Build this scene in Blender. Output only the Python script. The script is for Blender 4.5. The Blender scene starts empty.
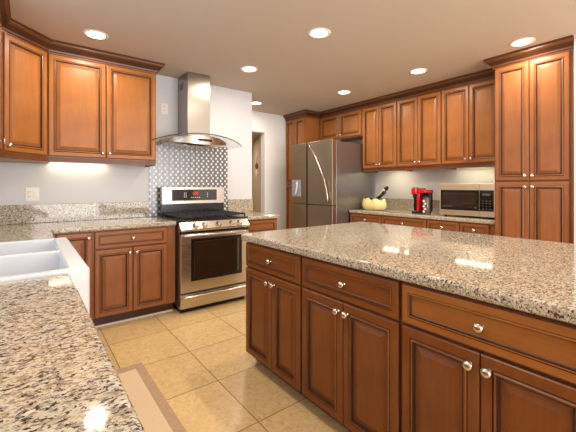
import bpy, bmesh, math, random
from mathutils import Vector, Matrix
random.seed(4)
S = bpy.context.scene
COL = S.collection

# ------------------------------------------------------------------ camera, world, light
cam_d = bpy.data.cameras.new('camera')
cam = bpy.data.objects.new('camera', cam_d); COL.objects.link(cam); S.camera = cam
cam_d.sensor_width = 36; cam_d.sensor_fit = 'HORIZONTAL'
cam_d.lens = 339.0/576*36
cam_d.shift_y = -(216-186.2)/576
cam.location = (0, 0, 1.26)
cam.rotation_euler = (math.pi/2, 0, -0.6542)
cam_d.clip_start = 0.02

S.view_settings.view_transform = 'Standard'; S.view_settings.look = 'None'
S.view_settings.gamma = 1; S.view_settings.use_curve_mapping = False
S.view_settings.exposure = 0.42
w = bpy.data.worlds.new('world'); S.world = w; w.use_nodes = True
w.node_tree.nodes['Background'].inputs[0].default_value = (0.80, 0.88, 1.0, 1)
w.node_tree.nodes['Background'].inputs[1].default_value = 0.8

H = 2.535          # ceiling
YW = 3.98         # wall behind the range
XW = 4.37         # wall behind the refrigerator and pantry
XL = -0.50        # wall behind the sink

def area(name, loc, rot, sx, sy, power, col=(1, 1, 1), shape='RECTANGLE', spread=math.pi):
    d = bpy.data.lights.new(name, 'AREA'); d.shape = shape; d.size = sx; d.size_y = sy
    d.energy = power; d.color = col; d.spread = spread
    o = bpy.data.objects.new(name, d); o.location = loc; o.rotation_euler = rot; COL.objects.link(o); return o
# added frontal fill behind the camera, and daylight from the window over the sink
area('added_fill_back', (1.9, -3.35, 1.25), (math.pi/2, 0, 0), 3.6, 2.1, 165, (1.0, 0.98, 0.95))
area('daylight_window', (XL+0.03, 2.0, 1.6), (0, -math.pi/2, 0), 0.9, 1.5, 7, (0.75, 0.86, 1.0))
CAN_W = 8.0; CAN_COL = (1.0, 0.87, 0.72)

# ------------------------------------------------------------------ materials
def lin(c):
    r = []
    for v in c:
        v /= 255.0
        r.append(v/12.92 if v <= 0.04045 else ((v+0.055)/1.055)**2.4)
    return (*r, 1)
def newmat(name):
    m = bpy.data.materials.new(name); m.use_nodes = True
    nt = m.node_tree; b = nt.nodes['Principled BSDF']; return m, nt, b
def plain(name, c, rough=0.5, metal=0.0, spec=None, coat=0, aniso=0, noise=0.03, scale=30):
    m, nt, b = newmat(name)
    b.inputs['Roughness'].default_value = rough; b.inputs['Metallic'].default_value = metal
    if spec is not None: b.inputs['Specular IOR Level'].default_value = spec
    b.inputs['Coat Weight'].default_value = coat; b.inputs['Anisotropic'].default_value = aniso
    tc = nt.nodes.new('ShaderNodeTexCoord'); n = nt.nodes.new('ShaderNodeTexNoise'); n.inputs['Scale'].default_value = scale
    nt.links.new(tc.outputs['Object'], n.inputs['Vector'])
    mx = nt.nodes.new('ShaderNodeMix'); mx.data_type = 'RGBA'
    l = lin(c)
    mx.inputs['A'].default_value = tuple(v*(1-noise) for v in l[:3])+(1,); mx.inputs['B'].default_value = tuple(min(1, v*(1+noise)) for v in l[:3])+(1,)
    nt.links.new(n.outputs['Fac'], mx.inputs['Factor']); nt.links.new(mx.outputs['Result'], b.inputs['Base Color'])
    return m
def emis(name, c, s):
    m, nt, b = newmat(name); b.inputs['Base Color'].default_value = (0, 0, 0, 1)
    b.inputs['Emission Color'].default_value = lin(c); b.inputs['Emission Strength'].default_value = s; return m
def ramp(nt, fac, stops):
    r = nt.nodes.new('ShaderNodeValToRGB'); e = r.color_ramp.elements
    e[0].position = stops[0][0]; e[0].color = stops[0][1]; e[1].position = stops[-1][0]; e[1].color = stops[-1][1]
    for p, c in stops[1:-1]:
        q = e.new(p); q.color = c
    nt.links.new(fac, r.inputs['Fac']); return r
def wood(name, c1, c2, horiz=False, rough=0.36):
    m, nt, b = newmat(name)
    tc = nt.nodes.new('ShaderNodeTexCoord'); mp = nt.nodes.new('ShaderNodeMapping')
    mp.inputs['Scale'].default_value = (3, 30, 30) if horiz else (30, 30, 3)
    nt.links.new(tc.outputs['Object'], mp.inputs['Vector'])
    n = nt.nodes.new('ShaderNodeTexNoise'); n.inputs['Scale'].default_value = 1.5; n.inputs['Detail'].default_value = 6; n.inputs['Roughness'].default_value = 0.6
    nt.links.new(mp.outputs['Vector'], n.inputs['Vector'])
    n2 = nt.nodes.new('ShaderNodeTexNoise'); n2.inputs['Scale'].default_value = 5; n2.inputs['Detail'].default_value = 2
    nt.links.new(tc.outputs['Object'], n2.inputs['Vector'])
    a = nt.nodes.new('ShaderNodeMath'); a.operation = 'MULTIPLY_ADD'; a.inputs[1].default_value = 0.5
    nt.links.new(n2.outputs['Fac'], a.inputs[0])
    h = nt.nodes.new('ShaderNodeMath'); h.operation = 'MULTIPLY'; h.inputs[1].default_value = 0.5
    nt.links.new(n.outputs['Fac'], h.inputs[0]); nt.links.new(h.outputs[0], a.inputs[2])
    r = ramp(nt, a.outputs[0], [(0.32, lin(c1)), (0.68, lin(c2))])
    nt.links.new(r.outputs['Color'], b.inputs['Base Color'])
    b.inputs['Roughness'].default_value = rough; b.inputs['Specular IOR Level'].default_value = 0.35
    return m
def granite(name):
    m, nt, b = newmat(name)
    tc = nt.nodes.new('ShaderNodeTexCoord'); co0 = tc.outputs['Object']
    mp = nt.nodes.new('ShaderNodeMapping'); mp.inputs['Scale'].default_value = (0.8, 1.25, 1.1); mp.inputs['Rotation'].default_value = (0, 0, 0.7); nt.links.new(co0, mp.inputs['Vector']); co = mp.outputs['Vector']
    def noise(s, d=3, dist=0.0, r=0.6):
        n = nt.nodes.new('ShaderNodeTexNoise'); n.inputs['Scale'].default_value = s; n.inputs['Detail'].default_value = d
        n.inputs['Distortion'].default_value = dist; n.inputs['Roughness'].default_value = r
        nt.links.new(co, n.inputs['Vector']); return n.outputs['Fac']
    base = ramp(nt, noise(36, 3, 0.3), [(0.34, lin((166, 150, 126))), (0.45, lin((204, 192, 168))), (0.56, lin((196, 187, 169))), (0.68, lin((220, 212, 196)))])
    def layer(prev, fac, lo, hi, c):
        t = nt.nodes.new('ShaderNodeMapRange'); t.inputs['From Min'].default_value = lo; t.inputs['From Max'].default_value = hi
        nt.links.new(fac, t.inputs['Value'])
        x = nt.nodes.new('ShaderNodeMix'); x.data_type = 'RGBA'; x.inputs['B'].default_value = lin(c)
        nt.links.new(t.outputs['Result'], x.inputs['Factor']); nt.links.new(prev, x.inputs['A']); return x.outputs['Result']
    c = base.outputs['Color']
    c = layer(c, noise(95, 2, 0.3), 0.57, 0.62, (156, 132, 104))
    c = layer(c, noise(105, 2, 0.3), 0.54, 0.60, (146, 140, 134))
    c = layer(c, noise(120, 2, 0.5), 0.585, 0.625, (56, 50, 46))
    c = layer(c, noise(85, 2, 0.6), 0.60, 0.635, (76, 68, 62))
    nt.links.new(c, b.inputs['Base Color'])
    b.inputs['Roughness'].default_value = 0.06
    return m
def tilefloor(name):
    m, nt, b = newmat(name)
    tc = nt.nodes.new('ShaderNodeTexCoord'); sp = nt.nodes.new('ShaderNodeSeparateXYZ'); nt.links.new(tc.outputs['Object'], sp.inputs[0])
    def math_(op, a, v=None):
        n = nt.nodes.new('ShaderNodeMath'); n.operation = op
        if isinstance(a, (int, float)): n.inputs[0].default_value = a
        else: nt.links.new(a, n.inputs[0])
        if v is not None:
            if isinstance(v, (int, float)): n.inputs[1].default_value = v
            else: nt.links.new(v, n.inputs[1])
        return n.outputs[0]
    us, ids = [], []
    for i, (off, size) in enumerate(((0.505+0.472*10, 0.472), (1.535+0.4865*20, 0.4865))):
        s = math_('DIVIDE', math_('ADD', sp.outputs[i], off-2*off+size*40), size)
        fr = math_('FRACT', s); ids.append(math_('FLOOR', s))
        d = math_('MINIMUM', fr, math_('SUBTRACT', 1.0, fr)); us.append(math_('MULTIPLY', d, size))
    dmin = math_('MINIMUM', us[0], us[1])
    g = nt.nodes.new('ShaderNodeMapRange'); g.inputs['From Min'].default_value = 0.0018; g.inputs['From Max'].default_value = 0.0038
    nt.links.new(dmin, g.inputs['Value'])
    n = nt.nodes.new('ShaderNodeTexNoise'); n.inputs['Scale'].default_value = 26; n.inputs['Detail'].default_value = 8; n.inputs['Roughness'].default_value = 0.72; n.inputs['Distortion'].default_value = 1.0
    cmb = nt.nodes.new('ShaderNodeCombineXYZ'); nt.links.new(ids[0], cmb.inputs[0]); nt.links.new(ids[1], cmb.inputs[1])
    sc = nt.nodes.new('ShaderNodeVectorMath'); sc.operation = 'SCALE'; sc.inputs['Scale'].default_value = 7.3; nt.links.new(cmb.outputs[0], sc.inputs[0])
    ad = nt.nodes.new('ShaderNodeVectorMath'); ad.operation = 'ADD'; nt.links.new(tc.outputs['Object'], ad.inputs[0]); nt.links.new(sc.outputs[0], ad.inputs[1])
    nt.links.new(ad.outputs[0], n.inputs['Vector'])
    r = ramp(nt, n.outputs['Fac'], [(0.26, lin((188, 152, 98))), (0.42, lin((222, 190, 134))), (0.58, lin((234, 206, 152))), (0.75, lin((242, 220, 174)))])
    wn = nt.nodes.new('ShaderNodeTexWhiteNoise'); nt.links.new(cmb.outputs[0], wn.inputs['Vector'])
    vv = nt.nodes.new('ShaderNodeMapRange'); vv.inputs['To Min'].default_value = 0.90; vv.inputs['To Max'].default_value = 1.05; nt.links.new(wn.outputs['Value'], vv.inputs['Value'])
    hs = nt.nodes.new('ShaderNodeHueSaturation'); nt.links.new(r.outputs['Color'], hs.inputs['Color']); nt.links.new(vv.outputs['Result'], hs.inputs['Value'])
    x = nt.nodes.new('ShaderNodeMix'); x.data_type = 'RGBA'; x.inputs['A'].default_value = lin((138, 100, 60))
    nt.links.new(g.outputs['Result'], x.inputs['Factor']); nt.links.new(hs.outputs['Color'], x.inputs['B'])
    nt.links.new(x.outputs['Result'], b.inputs['Base Color']); b.inputs['Roughness'].default_value = 0.28
    return m
def mosaic(name):
    m, nt, b = newmat(name)
    tc = nt.nodes.new('ShaderNodeTexCoord'); sp = nt.nodes.new('ShaderNodeSeparateXYZ'); nt.links.new(tc.outputs['Object'], sp.inputs[0])
    def M(op, a, v=None):
        n = nt.nodes.new('ShaderNodeMath'); n.operation = op
        for k, q in enumerate((a, v)):
            if q is None: continue
            if isinstance(q, (int, float)): n.inputs[k].default_value = q
            else: nt.links.new(q, n.inputs[k])
        return n.outputs[0]
    u = M('FRACT', M('DIVIDE', M('ADD', sp.outputs[0], 10.0), 0.0635)); v = M('DIVIDE', M('ADD', sp.outputs[2], 10.0), 0.071)
    def dot(cu, off, hw, hh):
        vf = M('FRACT', M('ADD', v, off))
        a = M('LESS_THAN', M('ABSOLUTE', M('SUBTRACT', u, cu)), hw); c = M('LESS_THAN', M('ABSOLUTE', M('SUBTRACT', vf, 0.5)), hh)
        return M('MULTIPLY', a, c)
    d = M('MAXIMUM', dot(0.28, 0.0, 0.17, 0.17), dot(0.64, 0.5, 0.17, 0.17))
    x = nt.nodes.new('ShaderNodeMix'); x.data_type = 'RGBA'; x.inputs['A'].default_value = lin((108, 110, 112)); x.inputs['B'].default_value = lin((236, 234, 228))
    nt.links.new(d, x.inputs['Factor']); nt.links.new(x.outputs['Result'], b.inputs['Base Color'])
    mt = M('SUBTRACT', 0.75, M('MULTIPLY', d, 0.75)); nt.links.new(mt, b.inputs['Metallic'])
    b.inputs['Roughness'].default_value = 0.3
    return m
def steel(name, c, rough, horiz=True):
    m, nt, b = newmat(name)
    tc = nt.nodes.new('ShaderNodeTexCoord'); mp = nt.nodes.new('ShaderNodeMapping'); mp.inputs['Scale'].default_value = (2, 2, 300) if horiz else (300, 300, 2)
    nt.links.new(tc.outputs['Object'], mp.inputs['Vector'])
    n = nt.nodes.new('ShaderNodeTexNoise'); n.inputs['Scale'].default_value = 2; nt.links.new(mp.outputs['Vector'], n.inputs['Vector'])
    r = nt.nodes.new('ShaderNodeMapRange'); r.inputs['To Min'].default_value = rough-0.06; r.inputs['To Max'].default_value = rough+0.08
    nt.links.new(n.outputs['Fac'], r.inputs['Value']); nt.links.new(r.outputs['Result'], b.inputs['Roughness'])
    b.inputs['Metallic'].default_value = 1; b.inputs['Base Color'].default_value = lin(c)
    if not horiz:
        tg = nt.nodes.new('ShaderNodeTangent'); tg.direction_type = 'RADIAL'; tg.axis = 'Z'
        nt.links.new(tg.outputs['Tangent'], b.inputs['Tangent']); b.inputs['Anisotropic'].default_value = 0.6
    return m
WU = wood('maple_door', (142, 86, 38), (166, 104, 48))
WB = wood('maple_door_base', (132, 80, 44), (156, 98, 56))
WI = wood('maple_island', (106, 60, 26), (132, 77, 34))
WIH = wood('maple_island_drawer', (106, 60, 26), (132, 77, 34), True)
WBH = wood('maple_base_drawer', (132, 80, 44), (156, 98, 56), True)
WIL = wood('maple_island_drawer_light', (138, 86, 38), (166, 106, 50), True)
GL = wood('dark_glaze', (56, 32, 18), (74, 44, 24))
GM = wood('mid_glaze', (98, 58, 32), (122, 74, 42))
CR = wood('crown_wood', (94, 56, 32), (118, 72, 42), True)
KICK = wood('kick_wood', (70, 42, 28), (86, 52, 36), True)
GR = granite('granite')
WALL = plain('wall_paint', (212, 214, 218), 0.85, noise=0.01)
WALLW = plain('wall_paint_white', (224, 225, 226), 0.85, noise=0.01)
CEIL = plain('ceiling_paint', (194, 180, 168), 0.9, noise=0.01)
FLOOR = tilefloor('travertine')
MOS = mosaic('metal_mosaic')
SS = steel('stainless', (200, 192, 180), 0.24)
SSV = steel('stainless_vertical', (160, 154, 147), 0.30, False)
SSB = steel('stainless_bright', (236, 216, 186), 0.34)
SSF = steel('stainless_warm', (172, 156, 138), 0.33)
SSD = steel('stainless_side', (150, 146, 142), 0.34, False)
NI = plain('nickel', (214, 208, 200), 0.22, 1.0)
BLK = plain('black_enamel', (16, 15, 15), 0.22)
BLKM = plain('black_iron', (30, 28, 27), 0.55)
BG = plain('black_glass', (14, 12, 11), 0.05, coat=0.5)
OVG = plain('oven_glass', (44, 30, 22), 0.06, coat=0.6)
CER = plain('white_fireclay', (208, 210, 213), 0.14, coat=0.4, noise=0.005)
WP = plain('white_plastic', (236, 232, 224), 0.4)
DK = plain('dark_slot', (26, 25, 24), 0.6)
CREAM = plain('cream_ceramic', (240, 224, 160), 0.3, noise=0.05)
RED = plain('red_plastic', (196, 14, 24), 0.25, coat=0.4)
RUG = plain('rug_beige', (230, 208, 172), 0.95, noise=0.06, scale=120)
RUGB = plain('rug_border', (188, 162, 130), 0.95, noise=0.2, scale=60)
GREYM = plain('key_grey', (92, 92, 92), 0.4)
GREYP = plain('grey_plastic', (150, 158, 172), 0.35)
EMW = emis('lens_glow', (255, 240, 214), 9)
EMS = emis('strip_glow', (255, 236, 190), 19)
EMR = emis('red_digits', (255, 40, 30), 1.5)
GLS, _nt, _b = newmat('hood_glass'); _b.inputs['Roughness'].default_value = 0.03; _b.inputs['Base Color'].default_value = lin((170, 178, 174)); _b.inputs['Alpha'].default_value = 0.18
GLE = plain('glass_edge', (34, 42, 38), 0.15)
WG, _nt, _b = newmat('window_glass'); _b.inputs['Transmission Weight'].default_value = 1; _b.inputs['Roughness'].default_value = 0.0; _b.inputs['IOR'].default_value = 1.05; _b.inputs['Alpha'].default_value = 0.25

# ------------------------------------------------------------------ mesh helpers
class MB:
    def __init__(s): s.bm = bmesh.new(); s.mats = []
    def mi(s, m):
        if m not in s.mats: s.mats.append(m)
        return s.mats.index(m)
    def face(s, vs, m, smooth=False):
        f = s.bm.faces.new(vs); f.material_index = s.mi(m); f.smooth = smooth; return f
    def poly(s, pts, m): return s.face([s.bm.verts.new(p) for p in pts], m)
    def box(s, x0, x1, y0, y1, z0, z1, m):
        v = [s.bm.verts.new((x, y, z)) for x in (x0, x1) for y in (y0, y1) for z in (z0, z1)]
        for q in ((0, 1, 3, 2), (4, 6, 7, 5), (0, 4, 5, 1), (2, 3, 7, 6), (0, 2, 6, 4), (1, 5, 7, 3)): s.face([v[i] for i in q], m)
        return s
    def prism(s, pts, z0, z1, m):          # pts (x,y) counter-clockwise
        a = [s.bm.verts.new((x, y, z0)) for x, y in pts]; b = [s.bm.verts.new((x, y, z1)) for x, y in pts]
        s.face(a[::-1], m); s.face(b, m); n = len(pts)
        for i in range(n): s.face([a[i], a[(i+1) % n], b[(i+1) % n], b[i]], m)
        return s
    def lathe(s, prof, m, origin=(0, 0, 0), axis='z', n=24, smooth=True):   # prof (r, h)
        rings = []
        o = Vector(origin)
        for r, h in prof:
            ring = []
            for i in range(n):
                a = 2*math.pi*i/n; c, d = r*math.cos(a), r*math.sin(a)
                p = {'z': (c, d, h), '-y': (c, -h, d), 'x': (h, c, d)}[axis]
                ring.append(s.bm.verts.new(o+Vector(p)))
            rings.append(ring)
        for k in range(len(rings)-1):
            for i in range(n): s.face([rings[k][i], rings[k][(i+1) % n], rings[k+1][(i+1) % n], rings[k+1][i]], m, smooth)
        s.face(rings[0][::-1], m); s.face(rings[-1], m)
        return s
    def tube(s, pts, r, m, n=10):
        P = [Vector(p) for p in pts]; rings = []
        up = None
        for i, p in enumerate(P):
            t = (P[min(i+1, len(P)-1)]-P[max(i-1, 0)]).normalized()
            if up is None: up = t.orthogonal().normalized()
            up = (up-t*up.dot(t)).normalized(); sd = t.cross(up)
            rr = r[i] if isinstance(r, (list, tuple)) else r
            rings.append([s.bm.verts.new(p+(up*math.cos(2*math.pi*k/n)+sd*math.sin(2*math.pi*k/n))*rr) for k in range(n)])
        for k in range(len(rings)-1):
            for i in range(n): s.face([rings[k][i], rings[k][(i+1) % n], rings[k+1][(i+1) % n], rings[k+1][i]], m, True)
        s.face(rings[0][::-1], m); s.face(rings[-1], m); return s
    def ringpanel(s, x0, x1, z0, z1, steps):
        # steps: (inset, yfront, material of band leading to this ring); front faces -y
        rings = []
        for ins, y, mt in steps:
            rings.append([s.bm.verts.new(p) for p in ((x0+ins, y, z0+ins), (x1-ins, y, z0+ins), (x1-ins, y, z1-ins), (x0+ins, y, z1-ins))])
        for k in range(1, len(rings)):
            for i in range(4): s.face([rings[k-1][i], rings[k-1][(i+1) % 4], rings[k][(i+1) % 4], rings[k][i]], steps[k][2])
        s.face(rings[-1], steps[-1][2]); s.face(rings[0][::-1], steps[1][2]); return s
    def build(s, name, parent=None, bevel=0, seg=2, loc=None, autosmooth=False):
        bmesh.ops.recalc_face_normals(s.bm, faces=s.bm.faces)
        me = bpy.data.meshes.new(name); s.bm.to_mesh(me); s.bm.free()
        for m in s.mats: me.materials.append(m)
        o = bpy.data.objects.new(name, me); COL.objects.link(o)
        if parent is not None: o.parent = parent
        if loc is not None: o.location = loc
        if bevel:
            md = o.modifiers.new('bevel', 'BEVEL'); md.width = bevel; md.segments = seg; md.limit_method = 'ANGLE'; md.angle_limit = math.radians(40)
        return o
def tag(o, label=None, cat=None, group=None, kind=None):
    for k, v in (('label', label), ('category', cat), ('group', group), ('kind', kind)):
        if v: o[k] = v
    return o
def empty(name, loc, rz, label, cat, group=None):
    o = bpy.data.objects.new(name, None); o.empty_display_size = 0.1; COL.objects.link(o)
    o.location = loc; o.rotation_euler = (0, 0, rz); return tag(o, label, cat, group)
def struct(mb, name, **k): return tag(mb.build(name, **k), kind='structure')

# ------------------------------------------------------------------ room shell
YB = -3.5
struct(MB().box(XL-.15, XW+.15, YB-.1, 7.2, -.06, 0, FLOOR), 'floor')
struct(MB().box(XL-.15, XW+.15, YB-.1, 7.2, H, H+.08, CEIL), 'ceiling')
struct(MB().box(XL, 2.43, YW, YW+.13, 0, H, WALL), 'wall_range')
# wall over the sink with a window hole
m = MB()
wy0, wy1, wz0, wz1 = 1.15, 2.75, 1.14, 2.10
m.box(XL-.13, XL, YB, wy0, 0, H, WALL); m.box(XL-.13, XL, wy1, YW+.13, 0, H, WALL)
m.box(XL-.13, XL, wy0, wy1, 0, wz0, WALL); m.box(XL-.13, XL, wy0, wy1, wz1, H, WALL)
struct(m, 'wall_left')
m = MB()
for a, b_, c, d in ((wy0, wy1, wz0, wz0+.05), (wy0, wy1, wz1-.05, wz1), (wy0, wy0+.05, wz0, wz1), (wy1-.05, wy1, wz0, wz1), (1.925, 1.975, wz0, wz1)):
    m.box(XL-.09, XL-.04, a, b_, c, d, WP)
m.box(XL-.068, XL-.062, wy0+.02, wy1-.02, wz0+.02, wz1-.02, WG)
struct(m, 'window_1')
struct(MB().box(XW, XW+.13, YB, 5.03, 0, H, WALL), 'wall_right')
struct(MB().box(3.665, XW, .62, .803, 0, H, WALLW), 'wall_pantry_end')
# far wall with an open doorway, small hall behind
FY = 4.91
m = MB()
m.box(XL, 2.46, FY, FY+.12, 0, H, WALLW); m.box(3.255, XW, FY, FY+.12, 0, H, WALLW); m.box(2.46, 3.255, FY, FY+.12, 2.19, H, WALLW)
struct(m, 'wall_far')
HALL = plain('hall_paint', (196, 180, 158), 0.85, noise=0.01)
m = MB()
m.prism([(3.255, FY+.12), (3.40, FY+.12), (4.20, 6.75), (4.05, 6.75)], 0, H, HALL)
struct(m, 'wall_hall')
struct(MB().box(XL, XW, 6.75, 6.85, 0, H, HALL), 'wall_hall_back')
struct(MB().box(2.2, 2.3, FY+.12, 6.75, 0, H, HALL), 'wall_hall_side')
struct(MB().prism([(2.3, FY+.12), (3.255, FY+.12), (4.05, 6.75), (2.3, 6.75)], 2.19, 2.25, HALL), 'trim_1')
# unseen wall behind the camera; wide glass doors added to let light in
m = MB()
m.box(XL, .05, YB-.12, YB, 0, H, WALL); m.box(3.75, XW, YB-.12, YB, 0, H, WALL); m.box(.05, 3.75, YB-.12, YB, 2.3, H, WALL)
struct(m, 'wall_back')
m = MB()
for i in range(4): m.box(.05+i*1.2167, .11+i*1.2167-.0, YB-.08, YB-.02, 0, 2.3, WP)
m.box(.05, 3.75, YB-.08, YB-.02, 2.24, 2.3, WP); m.box(.05, 3.75, YB-.08, YB-.02, 0, .06, WP); m.box(.08, 3.72, YB-.055, YB-.047, .03, 2.27, WG)
struct(m, 'window_2')
struct(MB().box(3.4, 3.69, FY-.014, FY-.001, 0, .09, WALLW), 'baseboard_far')

# ------------------------------------------------------------------ cabinets
def door_mesh(wd, ht, W, y0=0.0, flat=False):
    t = 0.020; m = MB(); f = min(.052, wd*.2)
    if not flat:
        st = [(0, 0, W), (0, -t+.004, W), (.004, -t, GM), (.010, -t-.001, W), (f-.014, -t-.001, W), (f-.012, -t+.002, GL), (f-.010, -t-.001, GL), (f-.006, -t-.005, W), (f-.001, -t-.003, W),
              (f+.003, -t+.008, GL), (f+.009, -t+.009, GL), (f+.014, -t+.009, GM), (f+.038, -t+.0005, W)]
    else:
        f = .038
        st = [(0, 0, W), (0, -t+.004, W), (.004, -t, GM), (.008, -t-.001, W), (f-.008, -t-.001, W), (f-.006, -t+.002, GL), (f-.004, -t-.003, W), (f, -t-.003, W), (f+.003, -t+.006, GL), (f+.007, -t+.008, GM), (f+.009, -t+.008, W)]
    m.ringpanel(-wd/2, wd/2, 0, ht, st)
    return m
def knob(parent, x, z, y=-.021):
    m = MB().lathe([(.009, 0), (.009, .002), (.0055, .005), (.005, .012), (.013, .017), (.0175, .022), (.0175, .026), (.012, .032), (.004, .034)], NI, (0, 0, 0), '-y', 16)
    return m.build('knob', parent, loc=(x, y, z))
def cabinet(name, label, loc, rz, wd, dp, z0, z1, fronts, W, WH=None, kick=False, rail=0.0, group=None, sides=None, side_gap=0.0):
    """local x to viewer's right, y into the cabinet, z up; origin at lower left of the face frame"""
    WH = WH or W
    r = empty(name, loc, rz, label, 'cabinet', group)
    m = MB()
    if kick:
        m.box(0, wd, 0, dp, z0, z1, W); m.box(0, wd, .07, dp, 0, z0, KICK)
    else:
        m.box(0, wd, 0, dp, z0, z1, W)
        if rail:
            m.box(0, wd, 0, .02, z0-rail, z0, GM); m.box(0, wd, -.006, 0, z0-rail, z0-rail+.012, GM)
            m.box(0, .018, .02, dp, z0-rail, z0, GM); m.box(wd-.018, wd, .02, dp, z0-rail, z0, GM)
    m.build('body', r)
    for kind, x0, x1, a, b, kx in fronts:
        if kind == 'door':
            d = door_mesh(x1-x0, b-a, W).build('door', r, loc=((x0+x1)/2, -.0005, a))
        else:
            d = door_mesh(x1-x0, b-a, WH, flat=True).build('drawer', r, loc=((x0+x1)/2, -.0005, a))
        if kx == 'c': knob(d, 0, (b-a)/2, -.012)
        elif kx:
            side, vert = kx
            kz = (b-a)-.045 if vert == 't' else .045
            knob(d, ((x1-x0)/2-.028)*(1 if side == 'r' else -1), kz)
    return r
def two(x0, xm, x1, z0, z1, v): return [('door', x0, xm-.0015, z0, z1, ('r', v)), ('door', xm+.0015, x1, z0, z1, ('l', v))]
def crown(name, path, label, W=CR, zt=H-.001, hh=.105):
    """profile swept along a plan path; outward is to the right of travel"""
    prof = [(0, -hh), (.010, -hh), (.012, -hh+.012), (.020, -hh+.016), (.024, -hh+.030), (.050, -.040), (.066, -.030), (.068, -.016), (.074, -.012), (.074, 0), (0, 0)]
    bm = MB(); P = [Vector((*p, 0)) for p in path]; rings = []
    for i, p in enumerate(P):
        ds = []
        if i > 0: ds.append((P[i]-P[i-1]).normalized())
        if i < len(P)-1: ds.append((P[i+1]-P[i]).normalized())
        ns = [Vector((d.y, -d.x, 0)) for d in ds]
        if len(ns) == 2:
            b = (ns[0]+ns[1]).normalized(); k = 1/max(.2, b.dot(ns[0]))
        else: b, k = ns[0], 1
        rings.append([bm.bm.verts.new((p.x+b.x*k*o, p.y+b.y*k*o, zt+z)) for o, z in prof])
    n = len(prof)
    glz = {2, 4, 7}
    for j in range(len(rings)-1):
        for i in range(n): bm.face([rings[j][i], rings[j][(i+1) % n], rings[j+1][(i+1) % n], rings[j+1][i]], GL if i in glz else W)
    bm.face(rings[0][::-1], W); bm.face(rings[-1], W)
    return tag(bm.build(name), label, 'crown molding')
UZ0, UZ1, DT = 1.52, H-.10, 2.425
R90 = -math.pi/2
# --- wall of the range, uppers
YU = 3.65
cabinet('wall_cabinet', 'two-door wooden wall cabinet left of the steel range hood', (.135, YU, 0), 0, .925, YW-YU-.002, UZ0, UZ1,
        two(.006, .458, .919, UZ0+.008, DT, 'b'), WU, rail=.045)
# corner diagonal cabinet
r = empty('corner_wall_cabinet', (-.175, 3.34, 0), math.atan2(.31, .31), 'angled corner wall cabinet with one door, above the sink counter', 'cabinet')
L = math.hypot(.31, .31)
def cornerbox(z0, z1, W, inset=0):
    M = Matrix.Rotation(-math.atan2(.31, .31), 4, 'Z')
    pts = [(-.175, 3.34), (.135, 3.65), (.1335, YW-.002), (XL+.002, YW-.002), (XL+.002, 3.3415)]
    q = [M @ Vector((x+.175, y-3.34, 0)) for x, y in pts]
    return MB().prism([(v.x, v.y) for v in q], z0, z1, W)
cornerbox(UZ0-.045, UZ1, WU).build('body', r)
d = door_mesh(L-.05, DT-UZ0-.008, WU).build('door', r, loc=(L/2, -.0005, UZ0+.008)); knob(d, -(L-.05)/2+.028, .045)
MB().box(.0, L, -.008, -.0005, UZ0-.045, UZ0-.002, GM).build('light_rail', r)
cabinet('wall_cabinet', 'wooden wall cabinet at top left edge beside the angled corner cabinet', (-.175, 2.84, 0), math.pi/2, .498, .32, UZ0, UZ1,
        two(.006, .25, .492, UZ0+.008, DT, 'b'), WU, rail=.045)
crown('crown_molding', [(XL, 2.84), (-.175, 2.84), (-.175, 3.34), (.135, 3.65), (1.06, 3.65), (1.06, YW-.002)], 'dark crown molding over the cabinets left of the hood')
# --- wall of the range, bases
YBF = 3.37
ZK, ZT = .105, .872
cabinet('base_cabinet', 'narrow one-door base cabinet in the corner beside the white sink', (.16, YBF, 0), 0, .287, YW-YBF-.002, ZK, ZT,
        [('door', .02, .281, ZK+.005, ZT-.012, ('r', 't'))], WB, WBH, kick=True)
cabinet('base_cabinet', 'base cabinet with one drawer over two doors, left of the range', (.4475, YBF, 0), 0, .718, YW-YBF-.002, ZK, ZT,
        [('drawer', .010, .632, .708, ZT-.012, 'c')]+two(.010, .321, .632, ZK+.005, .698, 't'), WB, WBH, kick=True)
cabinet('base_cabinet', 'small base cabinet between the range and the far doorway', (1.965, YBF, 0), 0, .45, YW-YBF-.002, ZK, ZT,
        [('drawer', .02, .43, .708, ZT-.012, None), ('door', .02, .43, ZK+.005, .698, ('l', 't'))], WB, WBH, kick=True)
tag(MB().box(.17, 1.16, YBF+.058, YBF+.0695, 0.001, .016, WP).build('kick_trim'), 'thin white strip along floor under the left base cabinets', 'trim')
# --- sink run bases (only their faces towards the aisle)
def sinkrun(y0, wd, fronts, label, z1=ZT):
    return cabinet('base_cabinet', label, (.105, y0, 0), math.pi/2, wd, .600, ZK, z1, fronts, WB, WBH, kick=True)
sinkrun(2.66, .70, [('door', .01, .60, ZK+.005, ZT-.012, ('l', 't'))], 'base cabinet under the counter between sink and corner')
sinkrun(1.59, 1.065, two(.01, .53, 1.055, ZK+.005, .60, 't'), 'two-door base cabinet under the white farmhouse sink', .64)
sinkrun(.60, .985, [('drawer', .01, .975, .708, ZT-.012, 'c')]+two(.01, .49, .975, ZK+.005, .698, 't'), 'base cabinet under the near granite counter, beside the rug')
sinkrun(-.60, 1.195, [('drawer', .01, 1.185, .708, ZT-.012, 'c')]+two(.01, .6, 1.185, ZK+.005, .698, 't'), 'base cabinet nearest the viewer under the sink counter')
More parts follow.
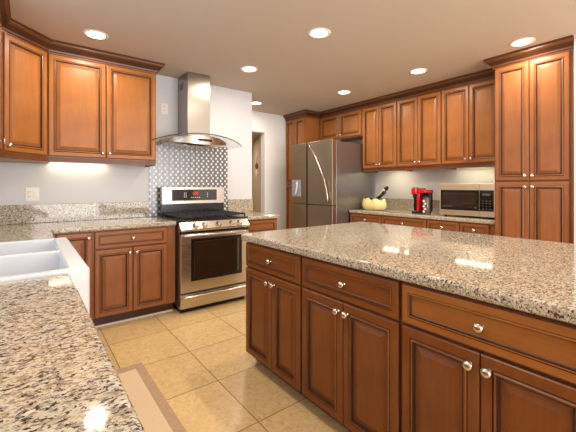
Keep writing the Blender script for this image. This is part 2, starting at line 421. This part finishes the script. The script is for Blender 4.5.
# --- right wall, uppers (local x runs towards -y)
XU = 4.04
def rw(name, y0, y1, xf, depth, z0, z1, fronts, W, label, **k):
    return cabinet(name, label, (xf, y0, 0), R90, y0-y1, depth, z0, z1, fronts, W, **k)
ub = [(3.393, 2.788, 'two-door wall cabinet nearest the refrigerator, above the cream bowl'),
      (2.787, 2.157, 'middle two-door wall cabinet, above the red coffee maker'),
      (2.156, 1.437, 'two-door wall cabinet above the microwave, beside the tall pantry')]
for i, (a, b, lb) in enumerate(ub):
    e = b if i < 2 else 1.497
    rw('wall_cabinet', a, b, XU, XW-XU-.002, UZ0, UZ1, two(.006, (a-e)/2, a-e-.006, UZ0+.008, DT, 'b'), WU, lb, rail=.045, group=None)
rw('wall_cabinet', 4.353, 3.394, XU, XW-XU-.002, 2.03, UZ1, two(.03, .48, .935, 2.045, DT, 'b'), WU, 'short two-door wall cabinet above the refrigerator')
# tall cabinet beyond the fridge
XT = 3.72
rw('tall_cabinet', 4.90, 4.358, XT, XW-XT-.002, ZK, UZ1, two(.012, .27, .53, 1.30, DT, 'b')+two(.012, .27, .53, ZK+.005, 1.285, 't'), WU,
   'tall narrow pantry cabinet between the doorway wall and refrigerator', kick=True)
# big pantry
XP = 3.71
rw('pantry_cabinet', 1.4355, .806, XP, XW-XP-.002, ZK, UZ1, two(.010, .300, .597, 1.313, DT, 'b')+two(.010, .300, .597, ZK+.005, 1.300, 't'), WB,
   'tall four-door pantry cabinet at right beside the microwave', kick=True)
crown('crown_molding', [(XT-.001, 4.898), (XT-.001, 4.356), (XU-.001, 4.356), (XU-.001, 1.437), (XP-.001, 1.437), (XP-.001, .806)], 'long dark crown molding from the refrigerator to the tall pantry')
# right bases
XB = 3.765
rb = [(3.39, 2.831, 'base cabinet under the cream bowl, nearest the refrigerator'), (2.83, 2.191, 'base cabinet under the red coffee maker'),
      (2.19, 1.806, 'narrow base cabinet under the left half of the microwave'), (1.805, 1.437, 'narrow base cabinet beside the tall pantry, under the microwave')]
for i, (a, b, lb) in enumerate(rb):
    wdt = a-b; e = wdt-.006 if i < 3 else wdt-.065
    fr = [('drawer', .006, e, .722, ZT-.010, 'c')]
    fr += two(.006, e/2+.003, e, ZK+.005, .712, 't') if wdt > .5 else [('door', .006, e, ZK+.005, .712, ('l', 't'))]
    rw('base_cabinet', a, b, XB, XW-XB-.002, ZK, ZT, fr, WB, lb, WH=WBH, kick=True)
# --- island
XI = 1.243
ib = [(2.095, 1.476, 1.765, 'island cabinet at the far end, facing the range'), (1.475, .834, 1.154, 'middle island cabinet with drawer over two doors'),
      (.833, .205, .520, 'wide near island cabinet at lower right'), (.204, -.44, -.12, 'island cabinet beyond the right edge, nearest the viewer')]
for a, b, mid, lb in ib:
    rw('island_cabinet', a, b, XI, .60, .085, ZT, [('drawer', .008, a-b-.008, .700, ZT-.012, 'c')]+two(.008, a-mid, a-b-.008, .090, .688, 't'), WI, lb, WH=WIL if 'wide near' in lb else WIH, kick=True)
r = empty('island_back_cabinet', (1.848, -.44, 0), 0, 'wooden panelled back of the island under the granite overhang', 'cabinet')
MB().box(0, .592, 0, 2.535, 0, ZT, WI).build('body', r)
for i in range(4):
    d = door_mesh(.60, .76, WI).build('panel', r, loc=(.5925, .32+i*.63, .09)); d.rotation_euler = (0, 0, math.pi/2)
d = door_mesh(.50, .76, WI).build('panel', r, loc=(.30, 2.5355, .09)); d.rotation_euler = (0, 0, math.pi)

# ------------------------------------------------------------------ counters
CT, CB = .914, .8725
o = MB().prism([(XL+.002, -.62), (.135, -.62), (.135, 1.592), (-.30, 1.592), (-.30, 2.648), (.135, 2.648), (.150, 3.33), (1.166, 3.33), (1.166, YW-.002), (XL+.002, YW-.002)], CB, CT, GR).build('countertop', bevel=.012, seg=3)
tag(o, 'L-shaped speckled granite countertop around the white sink', 'countertop')
o = MB().box(1.962, 2.428, 3.33, YW-.002, CB, CT, GR).build('countertop', bevel=.010, seg=3); tag(o, 'small granite countertop right of the range', 'countertop')
o = MB().box(3.725, XW-.002, 1.437, 3.392, CB, CT, GR).build('countertop', bevel=.010, seg=3); tag(o, 'granite countertop under the microwave and coffee maker', 'countertop')
ip = [(1.205, -.50), (2.585, -.50), (2.585, 2.185), (1.235, 2.155), (1.205, 2.125)]
o = MB().prism(ip, CB, .918, GR).build('countertop', bevel=.014, seg=4); tag(o, 'large glossy granite island countertop', 'countertop')
m = MB().box(XL+.03, 1.078, YW-.024, YW-.002, CT+.0005, 1.088, GR)
tag(m.build('backsplash', bevel=.003), 'granite backsplash strip below the outlet, left of the range', 'backsplash')
tag(MB().box(XL+.002, XL+.024, -.6, YW-.026, CT+.0005, 1.088, GR).build('backsplash', bevel=.003), 'granite backsplash strip along the sink wall', 'backsplash')
tag(MB().box(2.056, 2.43, YW-.024, YW-.002, CT+.0005, 1.088, GR).build('backsplash', bevel=.003), 'short granite backsplash right of the range', 'backsplash')
tag(MB().box(XW-.024, XW-.002, 1.437, 3.392, CT+.0005, 1.075, GR).build('backsplash', bevel=.003), 'granite backsplash behind the microwave and coffee maker', 'backsplash')
tag(MB().box(1.080, 2.054, YW-.012, YW-.002, CT+.0005, 1.765, MOS).build('mosaic_backsplash'), 'silver and white metal mosaic tile panel behind the range', 'backsplash')

# ------------------------------------------------------------------ sink
r = empty('farmhouse_sink', (-.26, 1.60, 0), 0, 'white double-bowl farmhouse sink with projecting apron front', 'sink')
sx0, sx1, sy0, sy1, zt, zb = 0, .462, 0, 1.04, .928, .675
def sink_mesh():
    m = MB(); bm = m.bm
    xs = [sx0, sx0+.035, sx1-.075, sx1]; ys = [sy0, sy0+.040, .505, .535, sy1-.04, sy1]
    V = {}
    for i, x in enumerate(xs):
        for j, y in enumerate(ys): V[i, j] = bm.verts.new((x, y, zt if not (i in (1, 2) and j in (2, 3)) else zt))
    bowls = {(1, 1), (1, 3)}
    for i in range(3):
        for j in range(5):
            if (i, j) in bowls: continue
            m.face([V[i, j], V[i+1, j], V[i+1, j+1], V[i, j+1]], CER)
    for (i, j) in bowls:
        top = [V[i, j], V[i+1, j], V[i+1, j+1], V[i, j+1]]
        cx = sum(v.co.x for v in top)/4; cy = sum(v.co.y for v in top)/4
        bot = [bm.verts.new((cx+(v.co.x-cx)*.93, cy+(v.co.y-cy)*.93, zb+.03)) for v in top]
        for k in range(4): m.face([top[k], top[(k+1) % 4], bot[(k+1) % 4], bot[k]], CER)
        m.face(bot, CER)
    # outside
    loop = [(sx0, sy0), (sx1, sy0), (sx1, sy1), (sx0, sy1)]
    tv = [[V[0, 0], V[1, 0], V[2, 0], V[3, 0]], [V[3, j] for j in range(6)], [V[3, 5], V[2, 5], V[1, 5], V[0, 5]], [V[0, j] for j in range(5, -1, -1)]]
    bo = [bm.verts.new((x, y, zb)) for x, y in loop]
    for k in range(4): m.face(tv[k]+[bo[(k+1) % 4], bo[k]], CER)
    m.face(bo, CER)
    return m
sink_mesh().build('basin', r, bevel=.010, seg=3)
for y in (.27, .77):
    MB().lathe([(.045, 0), (.045, .004), (.030, .004), (.028, .001)], NI, (.21, y, zb+.0305), 'z', 24).build('drain', r)

# ------------------------------------------------------------------ range
r = empty('gas_range', (1.178, 3.265, 0), 0, 'stainless steel gas range under the curved hood', 'range')
W_ = .770
m = MB(); m.box(.004, W_-.004, .03, .66, .05, .905, SSD); m.box(.02, W_-.02, .05, .66, .0, .05, BLK); m.build('body', r)
# oven door: frame ring with window
def oven_door():
    m = MB()
    m.box(0, W_, -.012, .03, .205, .775, SS)
    return m
d = oven_door().build('oven_door', r, bevel=.006)
m = MB(); m.ringpanel(.105, W_-.090, .315, .735, [(0, -.012, BLK), (0, -.015, BLK), (.030, -.015, BLK), (.034, -.0135, OVG)]); m.build('window', d)
m = MB()
pts = [(.02+t*(W_-.04), -.050-.020*math.sin(math.pi*t), .775) for t in [k/16 for k in range(17)]]
m.tube(pts, .0125, SS); m.box(.03, .055, -.055, -.010, .764, .784, SS); m.box(W_-.055, W_-.03, -.055, -.010, .764, .784, SS); m.build('handle', d)
m = MB().box(0, W_, -.004, .03, .785, .812, BLK); m.build('vent_strip', r)
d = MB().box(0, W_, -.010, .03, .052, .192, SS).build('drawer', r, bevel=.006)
m = MB()
pts = [(.012+t*(W_-.024), -.030-.016*math.sin(math.pi*t), .165) for t in [k/16 for k in range(17)]]
m.tube(pts, .014, SS); m.box(.012, .04, -.030, -.006, .155, .175, SS); m.box(W_-.04, W_-.012, -.030, -.006, .155, .175, SS); m.build('handle', d)
# control panel, slanted
m = MB(); A = [(-.012, .812), (-.022, .835), (.020, .905), (.06, .905), (.06, .812)]
a = [m.bm.verts.new((0, y, z)) for y, z in A]; b = [m.bm.verts.new((W_, y, z)) for y, z in A]
m.face(a, SS); m.face(b[::-1], SS)
for i in range(5): m.face([a[i], a[(i+1) % 5], b[(i+1) % 5], b[i]], SS)
cp = m.build('control_panel', r)
for x in (.155, .250, .405, .560, .650):
    k = MB().lathe([(.030, 0), (.030, .008), (.023, .012), (.021, .036), (.016, .040)], NI, (0, 0, 0), '-y', 20)
    k.box(-.003, .003, -.036, -.008, -.016, .016, NI)
    k = k.build('burner_knob', cp, loc=(x, -.004, .862)); k.rotation_euler = (-math.radians(28), 0, 0)
# cooktop
m = MB().box(-.002, W_+.002, .012, .60, .905, .925, BLK); m.build('cooktop', r, bevel=.006)
for (x, y, s) in ((.15, .16, .045), (.15, .43, .035), (W_/2, .30, .05), (W_-.15, .16, .04), (W_-.15, .43, .045)):
    MB().lathe([(s, 0), (s, .010), (s*.72, .012), (s*.72, .020), (s*.2, .023)], BLKM, (x, y, .9255), 'z', 20).build('burner', r)
for gx0, gx1 in ((.015, .262), (.268, .502), (.508, .755)):
    m = MB(); z0, z1 = .946, .960
    for y in (.04, .30, .555): m.box(gx0, gx1, y, y+.014, z0, z1, BLKM)
    for x in (gx0, (gx0+gx1)/2-.007, gx1-.014): m.box(x, x+.014, .04, .569, z0, z1, BLKM)
    for y in (.165, .43): m.box(gx0+.03, gx1-.03, y, y+.012, z0, z1+.004, BLKM)
    for x in (gx0, gx1-.014):
        for y in (.04, .555): m.box(x, x+.014, y, y+.014, .9255, z0, BLKM)
    m.build('grate', r)
# backguard
bgd = MB(); bgd.box(.004, W_+.006, .585, .655, 1.052, 1.252, SS); o = bgd.build('backguard', r, bevel=.006)
MB().box(.006, W_-.002, .60, .645, .925, 1.052, BLK).build('lower_panel', o)
p = MB().box(.115, W_-.105, .580, .5848, 1.092, 1.222, BG).build('display_panel', o)
DG = {'1': 'bc', '2': 'abged', '0': 'abcdef', '5': 'afgcd'}
m = MB(); x = .352
SEG = {'a': (0, 1, 2, 2), 'b': (1, 1, 1, 2), 'c': (1, 1, 0, 1), 'd': (0, 1, 0, 0), 'e': (0, 0, 0, 1), 'f': (0, 0, 1, 2), 'g': (0, 1, 1, 1)}
for ch in '120':
    for s in DG[ch]:
        xa, xb, za, zb_ = SEG[s]; u = .013; t = .0016
        m.box(x+xa*u-t, x+xb*u+t, .5785, .5798, 1.160+za*u*1.2-t, 1.160+zb_*u*1.2+t, EMR)
    x += .028
m.build('clock_digits', p)
def mark(*b): MB().box(b[0], b[1], .5785, .5798, b[2], b[3], WP).build('button', p)
for i in range(5): mark(.340+i*.024, .352+i*.024, 1.125, 1.132)
for i in range(3):
    mark(.255, .262, 1.13+i*.022, 1.142+i*.022); mark(.275, .282, 1.13+i*.022, 1.142+i*.022); mark(.540, .548, 1.13+i*.022, 1.140+i*.022)

# ------------------------------------------------------------------ hood
r = empty('range_hood', (1.54, YW, 1.68), 0, 'stainless chimney range hood with curved glass canopy', 'range hood')
m = MB().box(-.136, .130, -.32, -.0125, .145, H-1.68-.001, SSV); ch = m.build('chimney', r, bevel=.002)
m = MB()
for k in range(5): m.box(-.1375, -.1362, -.19, -.09, H-1.68-.10-k*.016, H-1.68-.092-k*.016, DK)
m.build('vent_slots', ch)
# curved glass: arc across x, extruded in y with rounded front corners
m = MB(); n = 28; hw = .525
def gz(x): return .060+.092*(1-(x/hw)**2)
top, bot = [], []
NY = 10
for j in range(NY+1):
    yb = -.014; rt, rb_ = [], []
    for i in range(n+1):
        x = -hw+2*hw*i/n
        yf = -.50+.13*abs(x/hw)**4
        y = yb+(yf-yb)*j/NY
        rt.append(m.bm.verts.new((x, y, gz(x)+.005))); rb_.append(m.bm.verts.new((x, y, gz(x)-.005)))
    top.append(rt); bot.append(rb_)
for j in range(NY):
    for i in range(n):
        m.face([top[j][i], top[j][i+1], top[j+1][i+1], top[j+1][i]], GLS, True); m.face([bot[j][i+1], bot[j][i], bot[j+1][i], bot[j+1][i+1]], GLS, True)
for i in range(n):
    m.face([top[NY][i], top[NY][i+1], bot[NY][i+1], bot[NY][i]], GLE); m.face([top[0][i+1], top[0][i], bot[0][i], bot[0][i+1]], GLS)
for j in range(NY):
    m.face([top[j+1][0], top[j][0], bot[j][0], bot[j+1][0]], GLS); m.face([top[j][n], top[j+1][n], bot[j+1][n], bot[j][n]], GLS)
m.build('glass_canopy', r)
# steel body under the glass
m = MB(); n = 24; hb = .35; rows = []
for i in range(n+1):
    x = -hb+2*hb*i/n; q = abs(x/hb); yf = -.455+.16*q**2.2
    zt_ = gz(x)-.008; zb_ = .022+.030*q**2
    rows.append([m.bm.verts.new(p) for p in ((x, -.014, zb_), (x, yf+.03, zb_), (x, yf, zb_+.018), (x, yf, zt_-.004), (x, yf+.03, zt_), (x, -.014, zt_))])
for i in range(n):
    for k in range(6): m.face([rows[i][k], rows[i+1][k], rows[i+1][(k+1) % 6], rows[i][(k+1) % 6]], SS, True)
m.face(rows[0], SS); m.face(rows[-1][::-1], SS)
hbody = m.build('hood_body', r)
md = hbody.modifiers.new('es', 'EDGE_SPLIT'); md.split_angle = math.radians(25)
MB().box(-.07, .09, -.4615, -.4556, .075, .100, BG).build('control_strip', r)
for x in (-.18, .18): MB().lathe([(.028, 0), (.028, -.004), (.02, -.006)], WP, (x, -.36, -.001+.022+.030*(abs(x)/hb)**2), 'z', 20).build('hood_lamp', r)

# ------------------------------------------------------------------ refrigerator
r = empty('refrigerator', (3.40, 4.333, 0), R90, 'stainless four-door refrigerator beside the tall narrow pantry', 'refrigerator')
FW, FH = .925, 1.925
MB().box(.004, FW-.004, .085, .88, .03, FH-.02, SSD).build('body', r, bevel=.004)
MB().box(.03, FW-.03, .10, .8, .0, .03, BLK).build('base', r)
FS = .99
MB().box(.3795, .4155, -.017, .085, .05, FH-.09, DK).build('door_gap', r)
ds = [(.0, .379, FS, FH, 1), (.416, FW, FS, FH, 2), (.0, .379, .04, FS-.010, 3), (.416, FW, .04, FS-.010, 4)]
for x0, x1, z0, z1, k in ds:
    m = MB(); n = 8; P = []
    # gently bowed front
    for i in range(n+1):
        x = x0+(x1-x0)*i/n; gl = x/FW
        P.append((x, -.018*math.sin(math.pi*min(1, max(0, gl)))))
    pts = [(x, y) for x, y in P]+[(x1, .083), (x0, .083)]
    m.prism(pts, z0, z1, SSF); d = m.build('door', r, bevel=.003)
    if k == 1:
        q = MB().box(.03, .25, -.024, -.012, 1.095, 1.36, GREYP).build('dispenser', d, bevel=.004)
        MB().tube([(.17, -.028, 1.33), (.19, -.045, 1.25), (.15, -.040, 1.15), (.12, -.028, 1.12)], .012, WP).build('paddle', q)
    if k == 2:
        pts = [(.46+.40*math.sin(t*math.pi/2), -.028-.012*math.sin(math.pi*t), FH-.03-t*(FH-FS-.08)) for t in [i/20 for i in range(21)]]
        MB().tube(pts, .014, SS).build('handle', d)  # slim bar gives shape to a curved highlight line on the door
for z, x in ((FH-.02, FW-.1), (FH-.02, .1)): MB().box(x-.07, x+.07, .03, .20, z+.0005, z+.03, SSD).build('hinge_cover', r)

# ------------------------------------------------------------------ counter items
zc = CT+.0008
r = empty('microwave', (3.85, 2.080, zc), R90, 'stainless microwave oven on the counter beside the pantry', 'microwave')
MW = .60
MB().box(0, MW, .02, .44, .015, .372, SSD).build('body', r, bevel=.004)
for x in (.04, MW-.04):
    for y in (.06, .38): MB().lathe([(.015, 0), (.015, .0148)], BLK, (x, y, 0), 'z', 12).build('foot', r)
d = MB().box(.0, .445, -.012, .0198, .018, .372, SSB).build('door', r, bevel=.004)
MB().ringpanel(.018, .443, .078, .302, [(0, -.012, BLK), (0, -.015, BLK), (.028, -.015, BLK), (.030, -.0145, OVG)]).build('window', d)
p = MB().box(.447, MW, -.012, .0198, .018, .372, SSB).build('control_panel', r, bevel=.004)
MB().box(.449, MW-.012, -.015, -.0122, .078, .302, BG).build('keypad', p)
m = MB()
for i in range(4):
    for j in range(3): m.box(.475+j*.035, .490+j*.035, -.0162, -.0152, .10+i*.028, .108+i*.028, GREYM)
m.box(.475, .555, -.0162, -.0152, .245, .268, GREYM); m.build('keys', p)

r = empty('coffee_maker', (3.93, 2.505, zc), R90, 'red and black single-serve coffee maker on the counter', 'coffee maker')
MB().box(0, .15, .0, .22, .0, .022, BLK).build('drip_base', r, bevel=.006)
MB().box(.008, .092, -.004, .09, .0225, .0300, NI).build('drip_tray', r)
MB().box(.004, .075, .045, .22, .0305, .24, BLK).build('rear_column', r, bevel=.004)
MB().box(.0755, .115, -.01, .22, .0225, .255, RED).build('red_column', r, bevel=.012, seg=3)
MB().box(.0, .0750, -.015, .22, .2405, .320, RED).build('brew_head', r, bevel=.014, seg=3)
MB().box(.0755, .19, .0, .20, .2555, .300, RED).build('top_cover', r, bevel=.010, seg=3)
MB().lathe([(.028, 0), (.024, -.035), (.012, -.05)], BLK, (.037, .017, .240), 'z', 16).build('spout', r)
MB().box(.01, .065, .0, .06, .3205, .330, NI).build('lever', r, bevel=.003)
MB().box(.1155, .185, .09, .19, .0225, .2550, BLK).build('water_tank', r, bevel=.006)
r = empty('pod_holder', (3.90, 2.275, zc), R90, 'clear canister of white coffee pods right of coffee maker', 'canister')
CANG = plain('smoked_plastic', (96, 84, 74), 0.15, coat=.4)
MB().lathe([(.040, 0), (.042, .006), (.042, .205), (.040, .210)], CANG, (0, 0, 0), 'z', 24).build('canister', r)
MB().lathe([(.046, .2105), (.046, .222), (.030, .228)], BLK, (0, 0, 0), 'z', 24).build('lid', r)
MB().box(.035, .070, -.008, .008, .212, .222, BLK).build('lid_tab', r)
for i in range(5): MB().lathe([(.012, 0), (.014, .010)], WP, (-.012+(i % 2)*.018, -.0395, .035+i*.032), '-y', 14).build('pod', r)

# cream bowl with utensils
r = empty('utensil_bowl', (4.02, 3.175, zc), R90, 'cream lobed ceramic bowl holding utensils beside the refrigerator', 'bowl')
m = MB(); n = 40; rings = []
def lob(a, r_, hgt):
    k = 1+.07*math.cos(6*a)
    return (.20*r_*k*math.cos(a), .11*r_*k*math.sin(a))
prof = [(.70, 0), (.92, .02), (1.03, .065), (1.0, .11), (.90, .15), (.84, .155), (.86, .11), (.85, .05), (.6, .02)]
for rr, hh_ in prof:
    rings.append([m.bm.verts.new((*lob(2*math.pi*i/n, rr, hh_), hh_+(.014*math.cos(7*2*math.pi*i/n) if hh_ > .12 else 0))) for i in range(n)])
for k in range(len(rings)-1):
    for i in range(n): m.face([rings[k][i], rings[k][(i+1) % n], rings[k+1][(i+1) % n], rings[k+1][i]], CREAM, True)
m.face(rings[0][::-1], CREAM); m.face(rings[-1], CREAM); m.build('bowl', r)
def utensil(p0, p1, label, name, lightbit, headr):
    p0, p1 = Vector(p0), Vector(p1)
    r = empty(name, (0, 0, 0), 0, label, 'utensil')
    r.location = p0; d = p1-p0
    MB().tube([(0, 0, 0), tuple(d*.5)], .015, BLK).build('shaft', r)
    MB().tube([tuple(d*.501), tuple(d*.85)], [.022, .024], lightbit).build('grip', r)
    MB().tube([tuple(d*.851), tuple(d*.90), tuple(d)], [.024, headr*1.25, headr*.8], BLK).build('cap', r)
    return r
utensil((4.02, 3.24, zc+.06), (4.10, 2.99, zc+.335), 'longest black and cream utensil leaning out of the bowl', 'serving_spoon', CREAM, .026)
utensil((3.98, 3.20, zc+.05), (4.03, 2.985, zc+.275), 'black-handled utensil leaning lower in the cream bowl', 'ladle', BLKM, .024)
utensil((3.99, 3.27, zc+.05), (3.99, 3.20, zc+.175), 'short black-tipped utensil standing in cream bowl', 'whisk', BLKM, .014)

# ------------------------------------------------------------------ outlets
def outlet(x, z, label, wd=.075, rocker=False):
    r = empty('wall_outlet', (x, YW-.0005, z), 0, label, 'outlet')
    MB().box(-wd/2, wd/2, -.006, 0, -.062, .062, WP).build('plate', r, bevel=.002)
    ox = -.022 if rocker else 0
    for k in (-.022, .022):
        q = MB().box(ox-.015, ox+.015, -.010, -.0062, k-.014, k+.014, WP).build('receptacle', r, bevel=.002)
        MB().box(ox-.007, ox-.004, -.0108, -.0101, k-.004, k+.006, DK).box(ox+.004, ox+.007, -.0108, -.0101, k-.004, k+.006, DK).build('slots', q)
    if rocker: MB().box(.010, .036, -.011, -.0062, -.032, .032, WP).build('rocker_switch', r, bevel=.002)
outlet(.032, 1.185, 'white outlet and switch plate above the granite left of the range', .105, True)
outlet(1.250, 2.155, 'white outlet plate high on the wall between cabinet and hood')

area('added_hall_fill', (3.0, 5.9, 2.15), (0, 0, 0), .2, .2, 6, CAN_COL, 'DISK')  # unseen lamp added to brighten the dark doorway interior
# hanging key rack in the hall doorway
r = empty('hanging_ornament', (3.325, 5.28, 1.66), 0, 'small dark ornament with white tag hanging in far doorway', 'ornament')
MB().tube([(0, 0, .03), (.01, 0, .14)], .004, BLKM).build('cord', r)
MB().lathe([(.006, -.09), (.022, -.07), (.030, -.02), (.018, .015), (.004, .03)], plain('wicker', (120, 74, 44), .7, noise=.2), (0, 0, 0), 'z', 14).build('bell', r)
MB().lathe([(.004, -.22), (.018, -.20), (.020, -.12), (.004, -.091)], WP, (0, 0, 0), 'z', 12).build('white_tag', r)

# ------------------------------------------------------------------ rug
r = empty('rug', (0, 0, 0), 0, 'beige rug with brown border on the tiles by the sink', 'rug')
MB().box(.17, .643, .30, 2.545, .0008, .009, RUGB).build('border', r, bevel=.003)
MB().box(.24, .585, .37, 2.475, .0092, .0105, RUG).build('field', r)

# ------------------------------------------------------------------ lights
cans = [(.444, 3.18, 'recessed ceiling light above the cabinets left of hood'), (1.885, 2.04, 'recessed ceiling light in the middle, nearest the top edge'),
        (1.87, 3.12, 'recessed ceiling light just right of the hood chimney'), (2.72, 4.33, 'farthest recessed ceiling light, before the doorway wall'),
        (3.33, 3.12, 'recessed ceiling light in front of the refrigerator'), (3.36, 2.06, 'recessed ceiling light in front of the middle wall cabinets'),
        (3.40, 1.10, 'recessed ceiling light in front of the tall pantry'), (1.885, .95, 'added unseen recessed ceiling light over the near end of the island'),
        (.444, .95, 'added unseen recessed ceiling light over the near sink counter'), (1.885, -.9, 'added unseen recessed ceiling light behind the viewer, above the aisle'),
        (3.40, -.9, 'added unseen recessed ceiling light behind the viewer, at the right')]  # cans from the near island end on are unseen, added for illumination
for x, y, lb in cans:
    x *= 1.02; y *= 1.02
    r = empty('recessed_light', (x, y, H), 0, lb, 'ceiling light', 'recessed ceiling lights')
    bm = MB(); bm.lathe([(.098, 0), (.096, -.005), (.074, -.006), (.070, -.0012)], WP, (0, 0, -.0002), 'z', 32); bm.build('trim_ring', r)
    MB().lathe([(.068, -.0068), (.066, -.0075)], EMW, (0, 0, 0), 'z', 32).build('lens', r)
    a = area('can_lamp', (0, 0, -.012), (0, 0, 0), .13, .13, CAN_W, CAN_COL, 'DISK'); a.parent = r
EML = emis('strip_glow_dim', (255, 236, 190), 11)
def strip(loc, rz, ln, label, em=EMS):
    r = empty('under_cabinet_light', loc, rz, label, 'light fixture', 'under-cabinet lights')
    MB().box(-ln/2, ln/2, -.03, .03, -.018, 0, WP).build('housing', r)
    MB().box(-ln/2+.01, ln/2-.01, -.022, .022, -.022, -.0182, em).build('diffuser', r)
strip((.40, 3.925, UZ0-.0005), 0, .50, 'under-cabinet light below the two-door cabinet left of hood', EML)
strip((4.20, 2.93, UZ0-.0005), R90, .42, 'under-cabinet light above the red coffee maker')
strip((4.20, 1.86, UZ0-.0005), R90, .42, 'under-cabinet light above the microwave')
